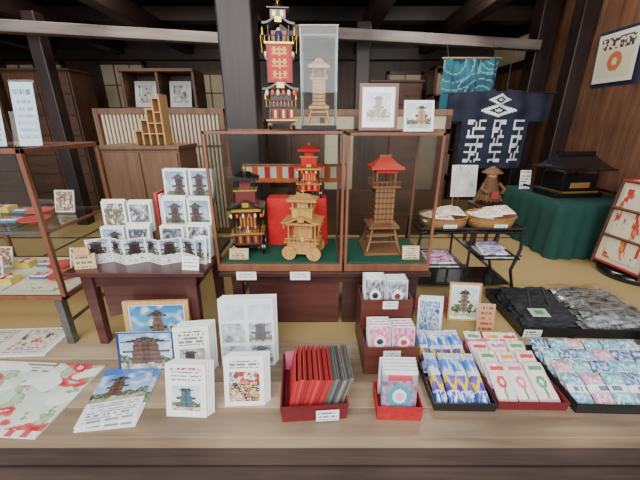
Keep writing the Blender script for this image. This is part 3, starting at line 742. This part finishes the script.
# ================================================================= ITEMS ON LEDGE, LEFT
def floral(u,v):
    n=N(u*4,v*3.4,2)+.35*N(u*13,v*13,5); g=N(u*9+4,v*4,7)+.3*N(u*22,v*22,1)
    c=mix(S(226,232,218),S(190,214,196),.5+N(u*3,v*3,9))
    if g>.18: c=mix(S(120,160,110),S(180,204,160),(g-.18)*5)
    if n>.18: c=mix(S(226,110,110),S(196,40,54),(n-.18)*5)
    if n>.42: c=S(240,190,180)
    if v>.84 and .08<u<.62: c=text(S(226,232,218),S(80,90,80),3)(u,(v-.84)/.16)
    if v<.07: c=S(206,90,90) if N(u*20,1)>0 else S(238,236,230)
    return c
L0=LZ+.0006
m=MB('illustrated_poster_book',(-1.29,1.02,L0),-.06)
m.box(-.30,.30,-.19,.17,0,.006,WHITE); m.pr((-.30,-.19,.0066),(.60,0,0),(0,.36,0),floral,110,70,GLOSS,wr=.003); m.build()
m=MB('folded_newspaper',(-1.56,1.34,L0),.05); m.box(-.24,.24,-.11,.11,0,.006,WHITE); m.pr((-.24,-.11,.0066),(.48,0,0),(0,.22,0),bord(lambda u,v: text(S(222,218,210),S(90,88,88),14)(u*2%1,v) if not(.55<u<.9 and .3<v<.8) else blobs([S(190,90,80),S(226,210,190),S(80,90,90)],5,3)(u*2.5,v),.03),80,40); m.build()
m=MB('tourist_flyer',(-.80,1.0,L0),.12)
fly=stack(text(W0,S(90,110,150),8,None,3),bord(tower_pic(S(60,130,214),S(200,224,240),S(110,86,70),S(110,130,90),.4,1,.12),.0,my=.0,top=.22,c=S(70,120,200)),.35)
m.box(-.105,.105,-.15,.15,0,.003,WHITE); m.pr((-.105,-.15,.0036),(.21,0,0),(0,.3,0),fly,44,56,GLOSS)
m.T=Matrix.Translation((-.02,.02,.0045))@Matrix.Rotation(.1,4,'Z'); m.box(-.105,.105,-.15,.15,0,.003,WHITE); m.pr((-.105,-.15,.0036),(.21,0,0),(0,.3,0),fly,44,56,GLOSS)
m.build()
frame_std('framed_tower_photo',(-.77,1.27,L0),.30,.265,LIGHTW,tower_pic(S(30,120,180),S(120,190,210),S(120,100,86),S(80,110,70),.5,3,.1),.14,.02,.05,50,42,False,.02)
def photo_card(name,loc,w,h,f,rz=0,lean=.22,n=1,mat=None,back=True,sp=.014,nu=34,nv=42):
    m=MB(name,loc,rz)
    for k in range(n):
        m.slab((-w/2+k*.007,k*sp,.0),(w,0,0),(0,h*math.sin(lean),h*math.cos(lean)),.006,WHITE,f if k==0 else None,nu,nv,mat or GLOSS)
    if back:
        y=(n-1)*sp+h*.55*math.sin(lean)+.012; m.slab((-w*.3,y,h*.55*math.cos(lean)),(w*.6,0,0),(0,h*.3,-h*.55*math.cos(lean)),.003,ACRYL)
    m.build()
photo_card('souvenir_photo_stand',(-.775,1.15,L0),.25,.18,bord(tower_pic(S(110,160,206),S(214,226,234),S(100,76,66),S(90,90,80),.5,8,.26),.04,S(30,50,110)),.05,.2,1,nu=44,nv=34,back=False)
photo_card('postcard_set',(-.555,1.12,L0),.15,.225,bord(stack(bord(tower_pic(S(150,150,150),S(220,220,220),S(70,66,66),S(120,120,116),.4,4,.2),.1),text(W0,INK,5,S(50,50,60)),.62),.05),.12,.2,4,back=False)
photo_card('postcard_set',(-.505,.905,L0),.155,.21,bord(stack(bord(tower_pic(S(190,206,220),S(236,238,240),S(80,110,120),S(150,120,110),.5,5,.2),.12),text(W0,INK,4,S(190,50,50)),.7),.04),-.05,.25,4,sp=.008)
photo_card('postcard_set',(-.295,.955,L0),.155,.205,bord(stack(bord(crowd(4),.08),text(W0,INK,3,S(50,60,110)),.76),.04),.04,.25,4,sp=.008)
def sleeve(u,v):
    a=(u*2)%1; b=(v*3)%1
    if v>.9: return S(226,232,236)
    if a<.06 or a>.94 or b<.07 or b>.93: return S(232,236,240)
    k=int(u*2)+2*int(v*3)
    if k in(1,3): return mix(tower_pic(S(120,150,176),S(200,212,220),S(80,66,64),S(130,130,130),.5,k,.2)(a,b),S(226,232,238),.1)
    if k in(0,2): return mix(blobs([S(80,90,110),S(170,178,190),S(216,222,228)],4,k)(a,b),S(226,232,238),.2)
    return mix(S(196,206,214),S(222,228,232),.5+N(u*6,v*6))
photo_card('plastic_sleeve_binder',(-.325,1.175,L0),.24,.33,sleeve,.05,.14,3,nu=56,nv=64,back=False)
m=MB('tray_of_cloth_bound_notebooks',(-.025,1.03,L0),.07)
m.tray(-.125,.115,-.14,.14,0,.075,MAROON,.006,.006)
m.box(-.119,.109,.118,.13,.01,.1,S(206,110,140))
def book(x,yo,c,page,lean,h,L=.2,th=.012):
    a=math.radians(lean); n=(math.cos(a),0,-math.sin(a)); up=Vector((math.sin(a),0,math.cos(a))); nn=Vector(n)
    o=Vector((x,yo+L,.012))
    m.slab(o+nn*0+up*.002,(0,-L,0),up*h,.0016,c); m.slab(o+nn*(th)+up*.002,(0,-L,0),up*h,.0016,c)
    m.slab(o+nn*(th-.0016)+up*.004+Vector((0,-.003,0)),(0,-L+.003,0),up*(h-.006),th-.0034,page)
    m.slab(o+Vector((0,-L,0))-nn*.0016+up*.002,nn*(th+.0016),up*h,.0016,c)
for i in range(7):
    c=[S(196,44,52),S(212,66,64),S(172,34,44)][i%3]
    book(-.105+i*.0175,-.115+U(0,.012),c,S(160,64,62),12+i*1.0,.155)
for i in range(6):
    c=[S(92,100,98),S(124,124,116),S(74,80,86),S(150,140,126)][i%4]
    book(.022+i*.0135,-.115+U(0,.012),c,S(120,112,106),17,.15,th=.009)
m.slab((.0,-.152,.008),(.085,0,0),(0,0,.05),.002,WHITE,text(W0,S(50,50,140),3),24,12)
m.build()
m=MB('red_box_of_charm_packs',(.297,.945,L0),-.03)
m.tray(-.082,.082,-.055,.07,0,.065,REDT,.004,.002)
def charm(u,v):
    if v>.92: return S(226,226,230)
    if .8<v<.92: return S(196,60,80) if abs(u-.5)<.35 else S(160,160,176)
    r=math.hypot((u-.5)*1.0,(v-.45)*1.3)
    if r<.12: return S(240,170,196)
    if r<.2: return S(240,230,236)
    if r<.34: return S(80,150,176)
    return mix(S(120,96,130),S(180,160,180),.5+N(u*9,v*9))
for k in range(5): m.pr((-.066+.002*k,-.04+k*.018,.008),(.13,0,0),(0,.03,.185),charm,26,34,GLOSS,bulge=.006); 
m.slab((-.066,.06,.006),(.13,0,0),(0,.005,.18),.003,WHITE)
m.build()
m=MB('stepped_wooden_merchandise_box',(.31,1.28,L0),.02)
def obox(x0,x1,y0,y1,z0,h,t=.008): 
    m.box(x0,x1,y0,y1,z0,z0+t,BOXW); m.box(x0,x1,y0,y0+t,z0+t,z0+h,BOXW); m.box(x0,x1,y1-t,y1,z0+t,z0+h,BOXW); m.box(x0,x0+t,y0+t,y1-t,z0+t,z0+h,BOXW); m.box(x1-t,x1,y0+t,y1-t,z0+t,z0+h,BOXW)
obox(-.12,.115,-.155,.0,0,.05); obox(-.12,.115,-.155,.0,.05,.09); obox(-.12,.12,.002,.155,0,.18); obox(-.12,.12,.002,.155,.18,.10)
def hello(c1,c2,sd,pale=.25):
    def f(u,v):
        if u<.05 or u>.95 or v<.04 or v>.94: return S(214,216,224)
        r=math.hypot(u-.5,(v-.5)*1.3)
        if r<.13: return c2
        if r<.25: return S(244,240,240)
        return mix(c1,S(236,236,240),pale+.6*N(u*8+sd,v*8))
    return f
for k in range(4):
    m.pr((-.10,-.13+k*.02,.07),(.10,0,0),(0,.03,.15),hello(S(226,100,150),S(60,60,80),k),20,24,GLOSS,bulge=.006)
    m.pr((.005,-.13+k*.02,.07),(.10,0,0),(0,.03,.14),hello(S(206,70,120),S(190,60,80),k+5),20,24,GLOSS,bulge=.006)
for k in range(4):
    m.pr((-.10,.03+k*.02,.2),(.10,0,0),(0,.03,.165),hello(S(60,70,84),S(40,44,60),k+9),20,24,GLOSS,bulge=.006)
    m.pr((.005,.03+k*.02,.2),(.10,0,0),(0,.03,.155),hello(S(90,96,110),S(120,60,60),k+15),20,24,GLOSS,bulge=.006)
m.slab((-.04,-.157,.085),(.075,0,0),(0,0,.04),.002,WHITE,text(W0,S(50,50,140),3),22,9); m.slab((-.02,-.0,.235),(.07,0,0),(0,0,.04),.002,WHITE,text(W0,S(50,50,140),3),22,9)
m.build()
photo_card('blue_charm_pack',(.565,1.40,L0),.12,.20,bord(blobs([S(226,230,236),S(110,144,190),S(200,214,226),S(60,90,140)],5,3),.08),-.1,.2,3,nu=24,nv=30)
frame_std('framed_print',(.80,1.53,L0),.17,.22,LIGHTW,tower_pic(S(190,210,206),S(226,230,220),S(130,110,100),S(150,170,150)),.18,.01,-.1,24,28)
photo_card('wooden_prayer_card',(.86,1.40,L0),.085,.17,text(S(206,150,110),S(120,70,50),6),-.1,.2,1,nu=16,nv=24)
m=MB('red_cloth_mat',(.76,1.68,L0)); m.pr((-.2,-.08,.003),(.40,0,0),(0,.18,0),lambda u,v: mix(S(190,60,70),S(226,120,120),.5+N(u*12,v*12)),30,16,CLOTH,wr=.006); m.build()
# ================================================================= BLACK RACK WITH BASKETS
m=MB('black_tiered_display_rack',(.93,2.0,LZ)); zt=.42
m.box(-.32,.32,-.16,.14,zt-.012,zt,BLACKL)
m.tube([(-.32,-.16,zt+.02),(.32,-.16,zt+.02),(.32,.14,zt+.02),(-.32,.14,zt+.02),(-.32,-.16,zt+.02)],.008,BLACKP)
for sx in(-1,1):
    for y in(-.15,.13):
        m.tube([(sx*.31,y,zt+.02),(sx*.32,y,.3),(sx*.285,y,.16),(sx*.33,y,0)],.01,BLACKP)
m.box(-.30,-.02,-.2,.12,.19,.2,BLACKL); m.box(.05,.30,-.2,.12,.25,.26,BLACKL)
m.tube([(-.30,-.2,.22),(-.02,-.2,.22)],.006,BLACKP); m.tube([(.05,-.2,.28),(.30,-.2,.28)],.006,BLACKP)
m.tube([(0,-.15,zt),(.01,-.15,.0)],.008,BLACKP); m.tube([(0,.13,zt),(.01,.13,.0)],.008,BLACKP)
m.box(-.30,.30,-.14,.12,.05,.06,BLACKL)
m.build(.002)
def basket(name,loc,a,b,h,items,rz=0,sd=1):
    m=MB(name,loc,rz)
    m.lathe(0,0,0,[(.001,.002),(.84,.002),(.9,.0),(.95,h*.4),(1.0,h),(.985,h+.004),(.96,h),(.9,h*.4),(.84,.008),(.001,.008)],BASKET,28,a,b)
    for k in range(28):
        t=2*math.pi*k/28;t2=2*math.pi*(k+1)/28; m.tube([(a*math.cos(t),b*math.sin(t),h),(a*math.cos(t2),b*math.sin(t2),h)],.006,BASKET,5)
    for i in range(items):
        x=-a*.55+a*1.1*i/(items-1); y=U(-.2,.2)*b
        m.pr((x-.055,y-.05,h*.6+.01*i),(.11,.01,U(-.01,.02)),(-.01,.11,.025),bord(blobs([S(240,240,236),S(236,190,160),S(240,240,236),S(206,80,70)],4,sd+i),.06),16,16,GLOSS,bulge=.016)
    m.slab((-.04,-b-.008,.01),(.08,0,0),(0,-.004,.035),.002,WHITE,text(W0,INK,2),16,6)
    m.build()
basket('oval_wicker_basket',(.785,1.97,LZ+.423),.15,.125,.07,5,0,3); basket('oval_wicker_basket',(1.092,1.98,LZ+.423),.15,.13,.07,5,0,9)
def small_pile(name,loc,w,d,n,pal,sd):
    m=MB(name,loc)
    for i in range(n):
        m.pr((-w/2+U(0,.02),-d/2+i*d/n*.5,.006+.006*i),(w*.85,U(-.01,.01),0),(0,d*.5,.012),bord(blobs(pal,4,sd+i),.08),16,12,GLOSS,bulge=.012)
    m.box(-w/2,w/2,-d/2,d/2,0,.006,WHITE)
    m.slab((-.03,-d/2-.004,.0),(.07,0,0),(0,-.0,.035),.002,WHITE,text(W0,INK,2),16,6); m.build()
small_pile('packaged_handkerchief_pile',(.765,1.91,LZ+.201),.2,.2,5,[S(240,240,240),S(226,150,190),S(150,60,120)],2)
small_pile('packaged_handkerchief_pile',(1.105,1.91,LZ+.261),.18,.2,5,[S(240,240,240),S(190,170,220),S(110,120,130)],5)
# ================================================================= FRONT RIGHT TRAYS
def pack_tray(name,loc,w,d,h,mt,cols,rows,fn,rz=0,L=.17,ang=62,liner=None,bulge=.014,nu=20,nv=28):
    m=MB(name,loc,rz); m.tray(-w/2,w/2,-d/2,d/2,0,h,mt,.006,.004)
    if liner: m.box(-w/2+.008,w/2-.008,d/2-.03,d/2-.012,.01,h+.03,liner)
    a=math.radians(ang); cw=(w-.02)/cols
    for r in range(rows):
        y=-d/2+.012+r*(d-.03-L*math.sin(a)*.75)/max(1,rows-1)
        for c in range(cols):
            m.pr((-w/2+.01+cw*c,y+U(-.004,.004),.018),(cw*.96,0,U(-.003,.003)),(U(-.008,.008),L*math.sin(a),L*math.cos(a)),fn(r,c),nu,nv,GLOSS,bulge=bulge,wr=.004)
    m.build()
def fA(r,c):
    def f(u,v):
        if v>.95 or v<.04: return S(238,240,244)
        n=N(u*4+r*3,v*6+c*2,3)
        if .22<v<.5:
            if abs(v-.36-.1*math.sin(u*7+c))<.06: return S(236,206,50)
            return mix(S(84,64,160),S(140,120,206),.5+n)
        if .58<v<.82 and n>-.12: return mix(S(70,130,214),S(170,196,236),.4-n)
        if v<.2 and n>.0: return S(60,90,180)
        return mix(S(236,240,248),S(200,206,228),.5+N(u*3,v*3,c))
    return f
def fB(r,c):
    cc=[S(222,80,76),S(236,120,160),S(90,170,110),S(232,170,60)][(r*2+c)%4]
    def f(u,v):
        if u<.04 or u>.96: return S(222,214,222)
        if v<.12: return S(240,180,196)
        r1=math.hypot((u-.5),(v-.5)*1.6)
        if r1<.10: return S(244,240,236)
        if r1<.24: return cc
        if abs(u-.5)<.05 and v<.5: return S(100,160,100)
        if .80<v<.90 and .15<u<.85: return cc
        return mix(S(248,238,226),S(240,214,206),.5+N(u*5,v*5,r))
    return f
def fC(r,c):
    cc=[S(90,170,200),S(226,140,170),S(100,190,196),S(70,110,160)][(c+r*1)%4 if c<4 else (r+1)%4]
    def f(u,v):
        if .38<v<.62: return mix(S(236,240,242),S(50,70,110),.85 if N(int(u*9)*1.7+c,r*3.1)>0 and .44<v<.56 else 0)
        n=N(u*9+r,v*9+c*3,c)
        return mix(cc,S(236,244,248),.22+n*1.5)
    return f
pack_tray('tray_of_packaged_towels',(.562,1.105,L0),.235,.35,.04,BLACKP,4,2,fA,-.02,L=.22,ang=70,liner=S(190,110,190),bulge=.018,nv=36)
pack_tray('tray_of_packaged_towels',(.825,1.115,L0),.265,.36,.04,MAROON,3,4,fB,-.02,liner=S(236,110,156),bulge=.006,ang=68)
pack_tray('tray_of_packaged_towels',(1.235,1.085,L0),.50,.34,.045,BLACKP,6,4,fC,-.03,L=.13)
m=MB('pile_of_wrapped_cloths',(1.645,1.21,L0),-.1)
for i in range(5):
    m.pr((-.1,-.14+.02*i,.012+.02*i),(.24,0,0),(0,.17,.03),fC(i,2),24,20,GLOSS,bulge=.018,wr=.004)
m.box(-.1,.14,-.14,.09,0,.012,WHITE); m.build()
m=MB('tray_of_drawstring_bags',(1.39,1.575,L0),-.04)
m.tray(-.34,.36,-.20,.21,0,.055,BLACKP,.008,.006)
silver=lambda sd:(lambda u,v: mix(S(60,62,60),S(186,190,188),.4+.9*N(u*4+sd,v*14,sd)+.5*N(u*20,v*9,sd)))
for i,(x,y,w) in enumerate(((-.32,-.18,.28),(-.30,0,.28),(.0,-.18,.34),(.0,.0,.34))):
    for k in range(3):
        m.pr((x+.01*k,y+.01*k,.02+.024*k),(w,0,0),(0,.17,.01),(lambda u,v,i=i: mix(S(22,22,26),S(50,52,54),.5+N(u*6,v*20,i))) if i<2 else silver(i*3+k),34,24,CLOTH if i<2 else GLOSS,bulge=.02,wr=.016)
m.pr((-.01,-.17,.10),(.34,0,0),(0,.34,.02),S(230,230,230),30,30,CELLO,bulge=.02,wr=.02)
m.slab((-.28,-.17,.105),(.09,0,0),(0,.06,.01),.002,WHITE,lambda u,v:S(90,130,100) if .2<u<.8 and .2<v<.8 else S(160,190,160),8,8)
m.tube([(-.25,-.1,.09),(-.24,-.02,.17),(-.14,.02,.17),(-.12,-.06,.09)],.007,BLACKB)
m.slab((-.335,-.21,.0),(.09,0,0),(0,-.003,.05),.002,WHITE,text(W0,INK,3),18,8)
m.build()
# ================================================================= LIGHTS, WORLD, CAMERA
def area(name,loc,tgt,sx,sy,e,c=(1,1,1)):
    l=bpy.data.lights.new(name,'AREA'); l.shape='RECTANGLE'; l.size=sx; l.size_y=sy; l.energy=e; l.color=c
    o=bpy.data.objects.new(name,l); bpy.context.scene.collection.objects.link(o); o.location=loc
    o.rotation_euler=(Vector(tgt)-Vector(loc)).to_track_quat('-Z','Y').to_euler()
area('entrance_daylight',(-.6,-2.0,2.9),(0,1.6,.7),4,2.2,245,(1,.985,.95))
area('right_wall_fill',(-1.4,3.0,2.7),(-1.4,3.2,0),2.2,.4,38,(1,.9,.8))
area('right_wall_fill',(1.3,2.75,2.7),(1.9,3.1,.8),.9,.4,36,(1,.92,.84))  # added fill light, aimed to brighten the right wall planks
w=bpy.data.worlds.new('World'); bpy.context.scene.world=w; w.use_nodes=True
w.node_tree.nodes['Background'].inputs[0].default_value=(.93,.95,1,1); w.node_tree.nodes['Background'].inputs[1].default_value=1.0
cam=bpy.data.cameras.new('camera'); co=bpy.data.objects.new('camera',cam); bpy.context.scene.collection.objects.link(co)
co.location=(0,0,1.5); co.rotation_euler=(math.radians(69.7),0,0); cam.lens=18; cam.sensor_width=36; cam.clip_start=.02
bpy.context.scene.camera=co
